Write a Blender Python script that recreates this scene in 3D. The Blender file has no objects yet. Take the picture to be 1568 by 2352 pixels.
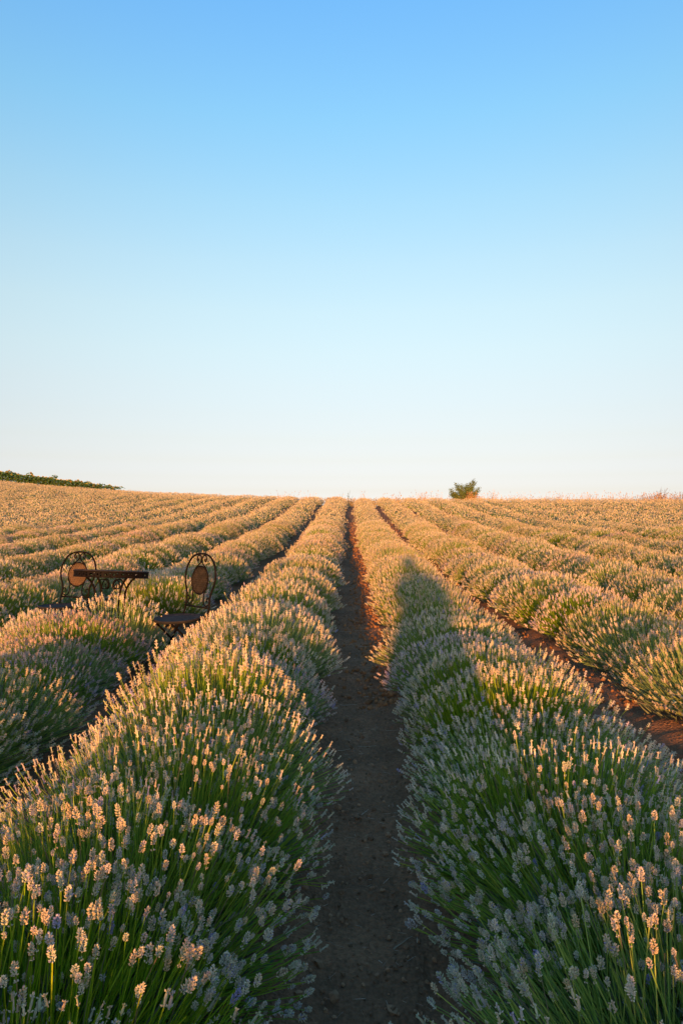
import bpy, math, random
import numpy as np
from mathutils import Vector, Matrix

SEED = 11
rng = np.random.default_rng(SEED)
random.seed(SEED)
R = math.radians
sc = bpy.context.scene
COL = sc.collection

# ------------------------------------------------------------------ camera, sky, sun, exposure
CAM_H = 1.35
F = 1568.0                       # focal length in pixels of a 1568 x 2352 picture
VPX, HORY = 795.0, 1176.0
cam_d = bpy.data.cameras.new('camera')
cam_d.sensor_fit = 'VERTICAL'
cam_d.sensor_height = 36.0
cam_d.lens = 24.0
cam_d.clip_start = 0.02
cam_d.clip_end = 8000
cam = bpy.data.objects.new('camera', cam_d)
COL.objects.link(cam)
cam.location = (0, 0, CAM_H)
cam.rotation_euler = (R(90), 0, math.atan((VPX - 784.0) / F))
sc.camera = cam

SUN_EL = R(3.8)
SUN_AZ = R(5.2)          # shadows fall this far clockwise of +Y
world = bpy.data.worlds.new('World')
sc.world = world
world.use_nodes = True
wn, wl = world.node_tree.nodes, world.node_tree.links
wn.clear()
w_out = wn.new('ShaderNodeOutputWorld')
w_bg = wn.new('ShaderNodeBackground')
sky = wn.new('ShaderNodeTexSky')
sky.sky_type = 'NISHITA'
sky.sun_disc = False
sky.sun_elevation = SUN_EL
sky.sun_rotation = math.pi + SUN_AZ
sky.altitude = 200
sky.air_density = 1.0
sky.dust_density = 0.6
sky.ozone_density = 2.0
w_bg.inputs['Strength'].default_value = 0.15
# elevation ramp recolours and brightens the model sky, the same all round
w_tc = wn.new('ShaderNodeTexCoord')
w_sep = wn.new('ShaderNodeSeparateXYZ')
w_rmp = wn.new('ShaderNodeValToRGB')
w_stops = [(0.0, (0.862, 1.186, 3.759)), (0.012, (0.829, 1.14, 3.614)), (0.03, (0.732, 0.845, 2.069)), (0.05, (0.751, 0.743, 1.4)), (0.075, (0.826, 0.704, 1.012)), (0.105, (0.93, 0.723, 0.853)), (0.14, (1.051, 0.78, 0.804)), (0.18, (1.191, 0.868, 0.808)), (0.225, (1.328, 0.982, 0.848)), (0.28, (1.444, 1.103, 0.914)), (0.34, (1.462, 1.204, 1.009)), (0.41, (1.366, 1.299, 1.139)), (0.5, (1.151, 1.385, 1.344)), (0.6, (0.97, 1.38, 1.596)), (1.0, (1.0, 1.38, 1.676))]
w_el = w_rmp.color_ramp.elements
while len(w_el) < len(w_stops): w_el.new(0.5)
for w_e, (w_p, w_c) in zip(w_el, w_stops):
    w_e.position = w_p
    w_e.color = (w_c[0] / 3.83, w_c[1] / 3.83, w_c[2] / 3.83, 1)
w_mul = wn.new('ShaderNodeVectorMath'); w_mul.operation = 'MULTIPLY'
w_scl = wn.new('ShaderNodeVectorMath'); w_scl.operation = 'SCALE'; w_scl.inputs['Scale'].default_value = 3.83
wl.new(w_tc.outputs['Generated'], w_sep.inputs[0])
wl.new(w_sep.outputs['Z'], w_rmp.inputs[0])
wl.new(w_rmp.outputs[0], w_mul.inputs[0])
wl.new(sky.outputs[0], w_mul.inputs[1])
wl.new(w_mul.outputs[0], w_scl.inputs[0])
wl.new(w_scl.outputs[0], w_bg.inputs['Color'])
wl.new(w_bg.outputs[0], w_out.inputs['Surface'])

sun_d = bpy.data.lights.new('sun', 'SUN')
sun_d.energy = 3.7
sun_d.angle = R(1.0)
sun_d.color = (1.0, 0.40, 0.10)
sun = bpy.data.objects.new('sun', sun_d)
COL.objects.link(sun)
to_sun = Vector((-math.sin(SUN_AZ) * math.cos(SUN_EL), -math.cos(SUN_AZ) * math.cos(SUN_EL), math.sin(SUN_EL)))
sun.rotation_euler = to_sun.to_track_quat('Z', 'Y').to_euler()
sun.location = to_sun * 60

sc.view_settings.view_transform = 'Standard'
sc.view_settings.look = 'None'
sc.view_settings.exposure = 1.5
sc.view_settings.gamma = 1.0
sc.view_settings.use_curve_mapping = False

# ------------------------------------------------------------------ helpers
def tag(o, label=None, cat=None, group=None, kind=None):
    if label: o['label'] = label
    if cat: o['category'] = cat
    if group: o['group'] = group
    if kind: o['kind'] = kind
    return o

def link(name, data, parent=None):
    o = bpy.data.objects.new(name, data)
    COL.objects.link(o)
    if parent is not None:
        o.parent = parent
    return o

def empty(name, loc, rz=0.0):
    o = bpy.data.objects.new(name, None)
    COL.objects.link(o)
    o.empty_display_size = 0.1
    o.location = loc
    o.rotation_euler = (0, 0, rz)
    return o

def mesh_np(name, V, T, col=None, mats=(), midx=None, smooth=False):
    me = bpy.data.meshes.new(name)
    V = np.asarray(V, np.float32); T = np.asarray(T, np.int32)
    nv, nt = len(V), len(T)
    me.vertices.add(nv)
    me.vertices.foreach_set('co', V.ravel())
    me.loops.add(nt * 3)
    me.loops.foreach_set('vertex_index', T.ravel())
    me.polygons.add(nt)
    me.polygons.foreach_set('loop_start', np.arange(0, nt * 3, 3, dtype=np.int32))
    me.polygons.foreach_set('loop_total', np.full(nt, 3, np.int32))
    for m in mats:
        me.materials.append(m)
    if midx is not None:
        me.polygons.foreach_set('material_index', np.asarray(midx, np.int32))
    me.polygons.foreach_set('use_smooth', np.full(nt, bool(smooth)))
    if col is not None:
        a = me.attributes.new('tint', 'FLOAT_COLOR', 'POINT')
        c = np.ones((nv, 4), np.float32); c[:, :3] = col
        a.data.foreach_set('color', c.ravel())
    me.update(calc_edges=True)
    return me

class MB:
    """collects triangles with colours and material slots"""
    def __init__(s):
        s.V, s.T, s.C, s.M, s.n = [], [], [], [], 0
    def add(s, V, T, col=(1, 1, 1), m=0):
        V = np.asarray(V, np.float32).reshape(-1, 3); T = np.asarray(T, np.int32).reshape(-1, 3)
        c = np.broadcast_to(np.asarray(col, np.float32), V.shape)
        s.V.append(V); s.T.append(T + s.n); s.C.append(c); s.M.append(np.full(len(T), m, np.int32))
        s.n += len(V)
        return s
    def inst(s, V, T, mats, pos, cols, m=0):
        """many copies of one template: mats (n,3,3), pos (n,3), cols (n,3) or (n,k,3)"""
        V = np.asarray(V, np.float32); T = np.asarray(T, np.int32)
        n, k = len(pos), len(V)
        if n == 0: return s
        W = np.einsum('nij,kj->nki', mats, V) + pos[:, None, :]
        c = cols if cols.ndim == 3 else np.repeat(cols[:, None, :], k, axis=1)
        TT = (T[None] + (np.arange(n) * k)[:, None, None]).reshape(-1, 3)
        return s.add(W.reshape(-1, 3), TT, c.reshape(-1, 3), m)
    def tube(s, pts, r, sides=8, closed=False, col=(1, 1, 1), m=0, caps=True):
        P = np.asarray(pts, float); n = len(P)
        rad = np.broadcast_to(np.asarray(r, float), (n,))
        if closed:
            tan = np.roll(P, -1, 0) - np.roll(P, 1, 0)
        else:
            tan = np.gradient(P, axis=0)
        tan /= np.linalg.norm(tan, axis=1)[:, None] + 1e-12
        up = np.array([0, 0, 1.0]) if abs(tan[0][2]) < 0.9 else np.array([1.0, 0, 0])
        u = np.cross(tan[0], up); u /= np.linalg.norm(u)
        rings = []
        for i in range(n):
            u = u - tan[i] * np.dot(u, tan[i]); u /= np.linalg.norm(u) + 1e-12
            v = np.cross(tan[i], u)
            a = np.arange(sides) * 2 * math.pi / sides
            rings.append(P[i] + rad[i] * (np.cos(a)[:, None] * u + np.sin(a)[:, None] * v))
        V = np.concatenate(rings); T = []
        for i in range(n if closed else n - 1):
            j = (i + 1) % n
            for k in range(sides):
                l = (k + 1) % sides
                T += [(i*sides+k, i*sides+l, j*sides+l), (i*sides+k, j*sides+l, j*sides+k)]
        if caps and not closed:
            for k in range(1, sides - 1):
                T += [(0, k+1, k), ((n-1)*sides, (n-1)*sides+k, (n-1)*sides+k+1)]
        return s.add(V, T, col, m)
    def box(s, c, d, col=(1, 1, 1), m=0):
        c = np.array(c, float); h = np.array(d, float) / 2
        V = np.array([[x, y, z] for x in (-1, 1) for y in (-1, 1) for z in (-1, 1)]) * h + c
        Q = [(0,1,3,2), (4,6,7,5), (0,4,5,1), (2,3,7,6), (0,2,6,4), (1,5,7,3)]
        T = []
        for a, b, e, f in Q: T += [(a, b, e), (a, e, f)]
        return s.add(V, T, col, m)
    def lathe(s, prof, sides=48, col=(1, 1, 1), m=0):
        P = np.asarray(prof, float); n = len(P); V = []; T = []
        for k in range(sides):
            a = 2 * math.pi * k / sides
            for r, z in P: V.append((r * math.cos(a), r * math.sin(a), z))
        for k in range(sides):
            l = (k + 1) % sides
            for i in range(n - 1):
                if P[i][0] > 1e-6: T.append((k*n+i, l*n+i, l*n+i+1))
                if P[i+1][0] > 1e-6: T.append((k*n+i, l*n+i+1, k*n+i+1))
        return s.add(V, T, col, m)
    def arrays(s):
        return np.concatenate(s.V), np.concatenate(s.T), np.concatenate(s.C), np.concatenate(s.M)
    def mesh(s, name, mats, smooth=False):
        V, T, C, M = s.arrays()
        return mesh_np(name, V, T, C, mats, M, smooth)
    def build(s, name, mats, parent=None, smooth=False):
        return link(name, s.mesh(name, mats, smooth), parent)

def catmull(pts, per=8, closed=False):
    P = np.asarray(pts, float); n = len(P); out = []
    rngi = range(n) if closed else range(n - 1)
    for i in rngi:
        p0 = P[(i-1) % n] if closed or i > 0 else 2*P[0]-P[1]
        p1 = P[i]; p2 = P[(i+1) % n]
        p3 = P[(i+2) % n] if closed or i + 2 < n else 2*P[-1]-P[-2]
        for k in range(per):
            t = k / per
            out.append(0.5*((2*p1)+(-p0+p2)*t+(2*p0-5*p1+4*p2-p3)*t*t+(-p0+3*p1-3*p2+p3)*t**3))
    if not closed: out.append(P[-1])
    return np.array(out)

def vnoise(x, y, seed=0):
    xi = np.floor(x).astype(np.int64); yi = np.floor(y).astype(np.int64)
    fx, fy = x - xi, y - yi
    fx = fx*fx*(3-2*fx); fy = fy*fy*(3-2*fy)
    def h(a, b):
        v = (a * 374761393 + b * 668265263 + seed * 1442695041) & 0x7fffffff
        v = ((v ^ (v >> 13)) * 1274126177) & 0x7fffffff
        return ((v ^ (v >> 16)) & 0xffff) / 65535.0
    return (h(xi, yi)*(1-fx)+h(xi+1, yi)*fx)*(1-fy) + (h(xi, yi+1)*(1-fx)+h(xi+1, yi+1)*fx)*fy

def frame_to(d, spin):
    """(n,3,3) matrices whose z column is d, spun about it"""
    d = d / (np.linalg.norm(d, axis=1)[:, None] + 1e-9)
    ref = np.where(np.abs(d[:, 2:3]) < 0.95, np.array([[0, 0, 1.0]]), np.array([[1.0, 0, 0]]))
    u = np.cross(ref, d); u /= np.linalg.norm(u, axis=1)[:, None] + 1e-9
    v = np.cross(d, u)
    c, s_ = np.cos(spin)[:, None], np.sin(spin)[:, None]
    return np.stack([u*c+v*s_, -u*s_+v*c, d], axis=2)

# ------------------------------------------------------------------ materials
def new_mat(name):
    m = bpy.data.materials.new(name); m.use_nodes = True
    nt = m.node_tree
    return m, nt.nodes, nt.links, nt.nodes['Principled BSDF']

def plant_mat(name, rough=0.75, var=0.18, trans=0.0, spec=0.25):
    m, n, l, b = new_mat(name)
    at = n.new('ShaderNodeAttribute'); at.attribute_name = 'tint'
    oi = n.new('ShaderNodeObjectInfo')
    hs = n.new('ShaderNodeHueSaturation')
    mr = n.new('ShaderNodeMapRange'); mr.inputs[3].default_value = 1 - var; mr.inputs[4].default_value = 1 + var
    ms = n.new('ShaderNodeMapRange'); ms.inputs[3].default_value = 1.15; ms.inputs[4].default_value = 0.8
    l.new(oi.outputs['Random'], ms.inputs[0]); l.new(ms.outputs[0], hs.inputs['Saturation'])
    l.new(oi.outputs['Random'], mr.inputs[0])
    l.new(at.outputs['Color'], hs.inputs['Color'])
    l.new(mr.outputs[0], hs.inputs['Value'])
    l.new(hs.outputs[0], b.inputs['Base Color'])
    b.inputs['Roughness'].default_value = rough
    b.inputs['Specular IOR Level'].default_value = spec
    if trans > 0:
        tr = n.new('ShaderNodeBsdfTranslucent'); mx = n.new('ShaderNodeMixShader')
        mx.inputs[0].default_value = trans
        l.new(hs.outputs[0], tr.inputs['Color'])
        l.new(b.outputs[0], mx.inputs[1]); l.new(tr.outputs[0], mx.inputs[2])
        l.new(mx.outputs[0], n['Material Output'].inputs['Surface'])
    return m

M_FLOWER = plant_mat('lavender_flower', 0.85, 0.12, 0.22, 0.12)
M_STEM = plant_mat('lavender_stem', 0.6, 0.12, 0.10, 0.3)
M_LEAF = plant_mat('lavender_leaf', 0.7, 0.12, 0.10, 0.25)
PLANT = [M_FLOWER, M_STEM, M_LEAF]
M_GREEN = plant_mat('weed_green', 0.65, 0.1, 0.15, 0.25)
M_STRAW = plant_mat('dry_straw', 0.8, 0.1, 0.15, 0.2)
M_BARK = plant_mat('bark', 0.9, 0.05, 0, 0.2)

def soil_mat():
    m, n, l, b = new_mat('soil')
    tc = n.new('ShaderNodeNewGeometry')
    n1 = n.new('ShaderNodeTexNoise'); n1.inputs['Scale'].default_value = 2.3; n1.inputs['Detail'].default_value = 6
    n2 = n.new('ShaderNodeTexNoise'); n2.inputs['Scale'].default_value = 45; n2.inputs['Detail'].default_value = 8; n2.inputs['Roughness'].default_value = 0.7
    n3 = n.new('ShaderNodeTexVoronoi'); n3.inputs['Scale'].default_value = 70
    for x in (n1, n2, n3): l.new(tc.outputs['Position'], x.inputs['Vector'])
    r1 = n.new('ShaderNodeValToRGB')
    r1.color_ramp.elements[0].position = 0.3; r1.color_ramp.elements[0].color = (0.165, 0.092, 0.050, 1)
    r1.color_ramp.elements[1].position = 0.7; r1.color_ramp.elements[1].color = (0.30, 0.160, 0.084, 1)
    l.new(n1.outputs['Fac'], r1.inputs[0])
    r2 = n.new('ShaderNodeValToRGB')
    r2.color_ramp.elements[0].position = 0.3; r2.color_ramp.elements[0].color = (0.6, 0.6, 0.6, 1)
    r2.color_ramp.elements[1].position = 0.75; r2.color_ramp.elements[1].color = (1.35, 1.3, 1.25, 1)
    l.new(n2.outputs['Fac'], r2.inputs[0])
    mx = n.new('ShaderNodeMix'); mx.data_type = 'RGBA'; mx.blend_type = 'MULTIPLY'; mx.inputs[0].default_value = 1
    l.new(r1.outputs[0], mx.inputs[6]); l.new(r2.outputs[0], mx.inputs[7])
    l.new(mx.outputs[2], b.inputs['Base Color'])
    b.inputs['Roughness'].default_value = 0.95
    b.inputs['Specular IOR Level'].default_value = 0.15
    ad = n.new('ShaderNodeMath'); ad.operation = 'ADD'
    l.new(n2.outputs['Fac'], ad.inputs[0]); l.new(n3.outputs['Distance'], ad.inputs[1])
    bp = n.new('ShaderNodeBump'); bp.inputs['Strength'].default_value = 0.7; bp.inputs['Distance'].default_value = 0.02
    l.new(ad.outputs[0], bp.inputs['Height']); l.new(bp.outputs[0], b.inputs['Normal'])
    return m
M_SOIL = soil_mat()

def iron_mat(name, base, rust, metal=0.6, rough=0.5, bump=0.0):
    m, n, l, b = new_mat(name)
    tc = n.new('ShaderNodeTexCoord')
    ns = n.new('ShaderNodeTexNoise'); ns.inputs['Scale'].default_value = 26; ns.inputs['Detail'].default_value = 6
    l.new(tc.outputs['Object'], ns.inputs['Vector'])
    rp = n.new('ShaderNodeValToRGB')
    rp.color_ramp.elements[0].position = 0.42; rp.color_ramp.elements[0].color = (*base, 1)
    rp.color_ramp.elements[1].position = 0.68; rp.color_ramp.elements[1].color = (*rust, 1)
    l.new(ns.outputs['Fac'], rp.inputs[0]); l.new(rp.outputs[0], b.inputs['Base Color'])
    b.inputs['Metallic'].default_value = metal
    b.inputs['Specular IOR Level'].default_value = 0.06
    b.inputs['Roughness'].default_value = rough
    if bump:
        vo = n.new('ShaderNodeTexVoronoi'); vo.inputs['Scale'].default_value = 55
        l.new(tc.outputs['Object'], vo.inputs['Vector'])
        bp = n.new('ShaderNodeBump'); bp.inputs['Strength'].default_value = bump; bp.inputs['Distance'].default_value = 0.003
        l.new(vo.outputs['Distance'], bp.inputs['Height']); l.new(bp.outputs[0], b.inputs['Normal'])
    return m
M_IRON = iron_mat('wrought_iron', (0.005, 0.0048, 0.0048), (0.009, 0.007, 0.0065), 0.0, 0.65)
M_SEAT = iron_mat('seat_iron', (0.020, 0.021, 0.025), (0.034, 0.030, 0.030), 0.0, 0.75, 0.6)
M_PIERCED = iron_mat('pierced_iron', (0.10, 0.072, 0.048), (0.135, 0.09, 0.058), 0.0, 0.7)
M_PIERCED_SHADED = iron_mat('shade_toned_pierced_iron', (0.020, 0.019, 0.019), (0.034, 0.030, 0.028), 0.0, 0.65)  # same panel iron, darkened so its colour stands in for shade
M_BACKING = iron_mat('rusty_backing', (0.05, 0.03, 0.018), (0.075, 0.042, 0.024), 0.0, 0.8)

# ------------------------------------------------------------------ the land
ROW_S = 1.50
ROW0 = 0.09 + ROW_S / 2           # centre of the row on the shadow side of the path

def row_x(i, y):
    return ROW0 + i * ROW_S + 0.03 * np.sin(y * 0.21 + i * 1.7) + 0.02 * np.sin(y * 0.57 + i * 0.6) + 0.0003 * np.clip(y - 22, 0, 60) ** 2

def land(x, y):
    """height of the field without furrows: climbs to a crest, then falls away"""
    x = np.asarray(x, float); y = np.asarray(y, float)
    lx = np.clip(-x, 0, 70)
    zc = np.where(x < 0, 1.7 + 0.03 * lx + 0.001 * lx * lx, 1.7 - 0.004 * np.clip(x, 0, 60))
    yc = 46 + np.clip(lx - 3, 0, 60) * 0.75
    t = np.clip(y, 0, None) / yc
    up = np.where(t < 0.75, 1.3333 * t * t, 1 - 4 * (1 - np.clip(t, 0, 1)) ** 2)
    dy = np.clip(y - yc, 0, None)
    down = np.where(dy < 20, 0.0018 * dy * dy, 0.72 + 0.072 * (dy - 20))
    z = zc * up - down
    return np.maximum(z, -4.0 + 0.0 * z)

def ground_z(x, y):
    x = np.asarray(x, float); y = np.asarray(y, float)
    i = np.round((x - ROW0) / ROW_S)
    d = np.abs(x - row_x(i, y))
    fade = np.clip((78 - np.abs(y)) / 8, 0, 1) * np.clip((60 - np.abs(x)) / 8, 0, 1)
    ridge = 0.075 * np.clip(1 - (d / 0.62) ** 2, 0, 1)
    n = (vnoise(x * 3.1, y * 3.1, 1) - 0.5) * 0.035 + (vnoise(x * 11, y * 11, 2) - 0.5) * 0.022 + (vnoise(x * 34, y * 34, 3) - 0.5) * 0.013
    n = n + 0.022 * np.clip((vnoise(x * 2.3 + 4, y * 1.5, 12) - 0.5) * 5, -0.5, 0.5)
    clod = np.clip(vnoise(x * 22, y * 22, 5) - 0.62, 0, 1) * 0.045 * np.clip(vnoise(x * 1.7, y * 1.7, 9) * 2 - 0.5, 0.1, 1)
    return land(x, y) + fade * (ridge + n + clod)

def axis(parts):
    out = []
    for a, b, s in parts:
        out.append(np.arange(a, b - 1e-6, s))
    return np.concatenate(out + [np.array([parts[-1][1]])])

gx = axis([(-3000, -400, 650), (-400, -80, 40), (-80, -30, 4), (-30, -6, 0.55), (-6, -1.9, 0.16), (-1.9, -0.35, 0.06), (-0.35, 0.52, 0.02),
           (0.52, 2.2, 0.06), (2.2, 6, 0.16), (6, 30, 0.55), (30, 80, 4), (80, 400, 40), (400, 3000, 650)])
gy = axis([(-600, -60, 60), (-60, -14, 4), (-14, 1.2, 0.3), (1.2, 6, 0.02), (6, 12, 0.08), (12, 30, 0.25), (30, 100, 0.8), (100, 400, 12), (400, 4000, 400)])
X, Y = np.meshgrid(gx, gy)
Z = ground_z(X, Y)
nx, ny = len(gx), len(gy)
idx = np.arange(nx * ny).reshape(ny, nx)
q = np.stack([idx[:-1, :-1], idx[:-1, 1:], idx[1:, 1:], idx[1:, :-1]], -1).reshape(-1, 4)
GT = np.concatenate([q[:, [0, 1, 2]], q[:, [0, 2, 3]]])
g_me = mesh_np('ground', np.stack([X, Y, Z], -1).reshape(-1, 3), GT, None, [M_SOIL], None, True)
ground = tag(link('ground', g_me), 'dark bare soil furrows between the lavender rows', 'ground', kind='structure')

# ------------------------------------------------------------------ lavender
FL = np.array([(0.60, 0.545, 0.385), (0.65, 0.54, 0.39), (0.61, 0.50, 0.31), (0.55, 0.49, 0.44), (0.54, 0.54, 0.365)])
FLX = np.array([(0.42, 0.33, 0.23), (0.43, 0.46, 0.28), (0.48, 0.41, 0.50)])
def flower_cols(n, g, violet=0.02):
    c = FL[g.choice(len(FL), n, p=[0.34, 0.28, 0.14, 0.12, 0.12])] * g.uniform(0.78, 1.18, (n, 1))
    x = g.random(n) < 0.12
    c[x] = FLX[g.integers(0, 3, x.sum())] * g.uniform(0.85, 1.15, (x.sum(), 1))
    v = g.random(n) < violet
    c[v] = np.array((0.32, 0.31, 0.50)) * g.uniform(0.8, 1.2, (v.sum(), 1))
    return c
def mottled(c, k, g):
    return c[:, None, :] * g.uniform(0.80, 1.18, (len(c), k, 1))
def stem_cols(n, g):
    a = np.array((0.13, 0.25, 0.03)); b = np.array((0.34, 0.41, 0.06))
    t = g.random((n, 1)) ** 1.4
    c = (a * (1 - t) + b * t) * g.uniform(0.8, 1.2, (n, 1))
    d = g.random(n) < 0.07
    c[d] = np.array((0.26, 0.21, 0.12)) * g.uniform(0.7, 1.1, (d.sum(), 1))
    return c
def leaf_cols(n, g):
    a = np.array((0.085, 0.13, 0.06)); b = np.array((0.16, 0.19, 0.11))
    t = g.random((n, 1))
    return (a * (1 - t) + b * t) * g.uniform(0.8, 1.15, (n, 1))

def spike_template(seed, whorls, buds, hi=False, satellite=False):
    """flower head of unit length along +z made of whorls of little buds"""
    g = np.random.default_rng(seed)
    V, T = [], []
    def bud(c, d, L, w):
        d = d / np.linalg.norm(d)
        r = np.array([0, 0, 1.0]) if abs(d[2]) < 0.9 else np.array([1.0, 0, 0])
        u = np.cross(d, r); u /= np.linalg.norm(u); v = np.cross(d, u)
        b = len(V)
        if hi:
            V.append(c); 
            for a in range(4):
                th = a * math.pi / 2
                V.append(c + d * L * 0.58 + (u * math.cos(th) + v * math.sin(th)) * w)
            V.append(c + d * L)
            for a in range(4):
                e = b + 1 + a; f = b + 1 + (a + 1) % 4
                T.extend([(b, f, e), (b + 5, e, f)])
        else:
            for a in range(3):
                th = a * 2 * math.pi / 3
                V.append(c + d * L * 0.5 + (u * math.cos(th) + v * math.sin(th)) * w * 1.2)
            V.append(c); V.append(c + d * L)
            for a in range(3):
                e = b + a; f = b + (a + 1) % 3
                T.extend([(b + 3, f, e), (b + 4, e, f)])
    zs = np.linspace(0.04, 0.80, whorls)
    if satellite: zs = np.concatenate([[-0.42], zs])
    for zi, z in enumerate(zs):
        prof = 0.75 + 0.5 * math.sin(math.pi * min(max(z + 0.15, 0.05), 1.0))
        nb = buds if z < 0.7 else max(3, buds - 2)
        if z < -0.2: nb = max(3, buds - 1); prof *= 0.75
        off = g.random() * 6.28
        for k in range(nb):
            if g.random() < 0.08: continue
            th = off + 2 * math.pi * k / nb + g.uniform(-0.3, 0.3)
            out = np.array([math.cos(th), math.sin(th), 0])
            d = out * g.uniform(0.7, 1.1) + np.array([0, 0, g.uniform(0.4, 0.9)])
            bud(out * 0.05 + np.array([0, 0, z + g.uniform(-0.04, 0.04)]), d, g.uniform(0.24, 0.34) * prof, 0.068)
    if not hi:                                   # calyx core so that the head is not hollow
        b = len(V)
        for z_, r_ in ((0.0, .07), (.45, .12), (.85, .07)):
            for a in range(3): V.append(np.array([r_ * math.cos(a * 2.094), r_ * math.sin(a * 2.094), z_]))
        for e in (0, 3):
            for a in range(3):
                c_ = (a + 1) % 3
                T.extend([(b+e+a, b+e+c_, b+e+3+c_), (b+e+a, b+e+3+c_, b+e+3+a)])
    for k in range(2 if not hi else 4):
        bud(np.array([0, 0, 0.82]), np.array([g.uniform(-.35, .35), g.uniform(-.35, .35), 1.0]), 0.26, 0.07)
    return np.array(V, np.float32), np.array(T, np.int32)

SPIKES = [spike_template(100 + k, 3, 4, False, k % 3 == 0) for k in range(6)]
SPIKES_LO = [spike_template(150 + k, 2, 3, False, False) for k in range(6)]
SPIKES_HI = [spike_template(200 + k, 5 + k % 2, 6, True, k % 3 == 0) for k in range(8)]

def bush_layout(g, n, a, b, h):
    """tips and bases of n flower stems fanning out of one plant"""
    ph = g.uniform(0, 2 * math.pi, n)
    cz = g.uniform(0.06, 1.0, n) ** 0.85
    s = np.sqrt(np.clip(1 - cz * cz, 0, 1))
    D = np.stack([np.cos(ph) * s, np.sin(ph) * s, cz], 1)
    p = 2.15
    k = (np.abs(D) ** p).sum(1) ** (-1 / p)
    lump = 1 + 0.07 * np.sin(3 * ph + g.uniform(0, 6)) * s + 0.05 * np.sin(5 * ph + g.uniform(0, 6)) * s
    rad = k * lump * (1 - 0.15 * g.random(n) ** 1.8) * np.where(g.random(n) < 0.04, 1.09, 1.0)
    tip = D * np.array([a, b, h]) * rad[:, None]
    tip[:, 2] = np.maximum(tip[:, 2], 0.09)
    r0 = 0.10 * np.sqrt(g.random(n))
    base = np.stack([tip[:, 0] * 0.46 + r0 * np.cos(g.uniform(0, 6.28, n)), tip[:, 1] * 0.46 + r0 * np.sin(g.uniform(0, 6.28, n)), np.full(n, 0.02)], 1)
    L = tip - base
    mid = base + L * np.array([0.62, 0.62, 0.46]) + g.normal(0, 0.012, (n, 3))
    return tip, base, mid

def add_stems(mb, tip, base, mid, cols, rad, segs=3, m=1):
    n = len(tip)
    t = np.linspace(0, 1, segs + 1)[None, :, None]
    P = base[:, None] * (1-t)**2 + 2 * mid[:, None] * t * (1-t) + tip[:, None] * t * t
    ang = np.arange(3) * 2 * math.pi / 3
    tan = (tip - base); tan /= np.linalg.norm(tan, axis=1)[:, None]
    M = frame_to(tan, np.random.default_rng(5).uniform(0, 6, n))
    ring = np.cos(ang)[None, :, None] * M[:, None, :, 0] + np.sin(ang)[None, :, None] * M[:, None, :, 1]
    taper = np.linspace(1.15, 0.8, segs + 1)[None, :, None, None]
    V = P[:, :, None, :] + ring[:, None] * (rad[:, None, None, None] * taper)
    T = []
    for i in range(segs):
        for k in range(3):
            l = (k + 1) % 3
            T += [(i*3+k, i*3+l, i*3+3+l), (i*3+k, i*3+3+l, i*3+3+k)]
    T = np.array(T)
    k = 3 * (segs + 1)
    TT = (T[None] + (np.arange(n) * k)[:, None, None]).reshape(-1, 3)
    mb.add(V.reshape(-1, 3), TT, np.repeat(cols[:, None], k, 1).reshape(-1, 3), m)

BLADE_V = np.array([(-.5, 0, 0), (.5, 0, 0), (.62, 0.05, .55), (-.62, 0.05, .55), (0, 0.22, 1)], np.float32)
BLADE_T = np.array([(0, 1, 2), (0, 2, 3), (3, 2, 4)], np.int32)
def add_leaves(mb, g, n, a, b, h, m=2):
    ph = g.uniform(0, 6.283, n); r = np.sqrt(g.random(n)) * 0.80
    pos = np.stack([np.cos(ph) * r * a, np.sin(ph) * r * b, g.random(n) ** 1.3 * h * 0.42 * (1.15 - r)], 1)
    d = np.stack([np.cos(ph) * (0.3 + r) + g.normal(0, .35, n), np.sin(ph) * (0.3 + r) + g.normal(0, .35, n), g.uniform(0.5, 1.3, n)], 1)
    M = frame_to(d, g.uniform(0, 6.28, n))
    L = g.uniform(0.05, 0.12, n); W = g.uniform(0.0035, 0.006, n)
    M = M * np.stack([W, L, L], 1)[:, None, :]
    mb.inst(BLADE_V, BLADE_T, M, pos, leaf_cols(n, g), m)

def spike_transforms(g, tip, mid, n):
    d = tip - mid; d /= np.linalg.norm(d, axis=1)[:, None]
    d = d + np.array([0, 0, 0.35]) + g.normal(0, 0.12, (n, 3))
    M = frame_to(d, g.uniform(0, 6.28, n))
    L = g.uniform(0.018, 0.040, n); W = L * g.uniform(0.85, 1.12, n) * np.where(L > 0.033, 0.85, 1)
    return M * np.stack([W, W, L], 1)[:, None, :]

def gen_bush(seed, n=640, a=0.57, b=0.52, h=0.50, leaves=1100):
    g = np.random.default_rng(seed)
    tip, base, mid = bush_layout(g, n, a, b, h)
    SM = spike_transforms(g, tip, mid, n) * (0.86 if n == 980 else 0.94 if n > 700 else 1.0)
    fc = flower_cols(n, g, 0.012)
    kind = g.integers(0, 6, n)
    return g, tip, base, mid, SM, fc, kind

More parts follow.
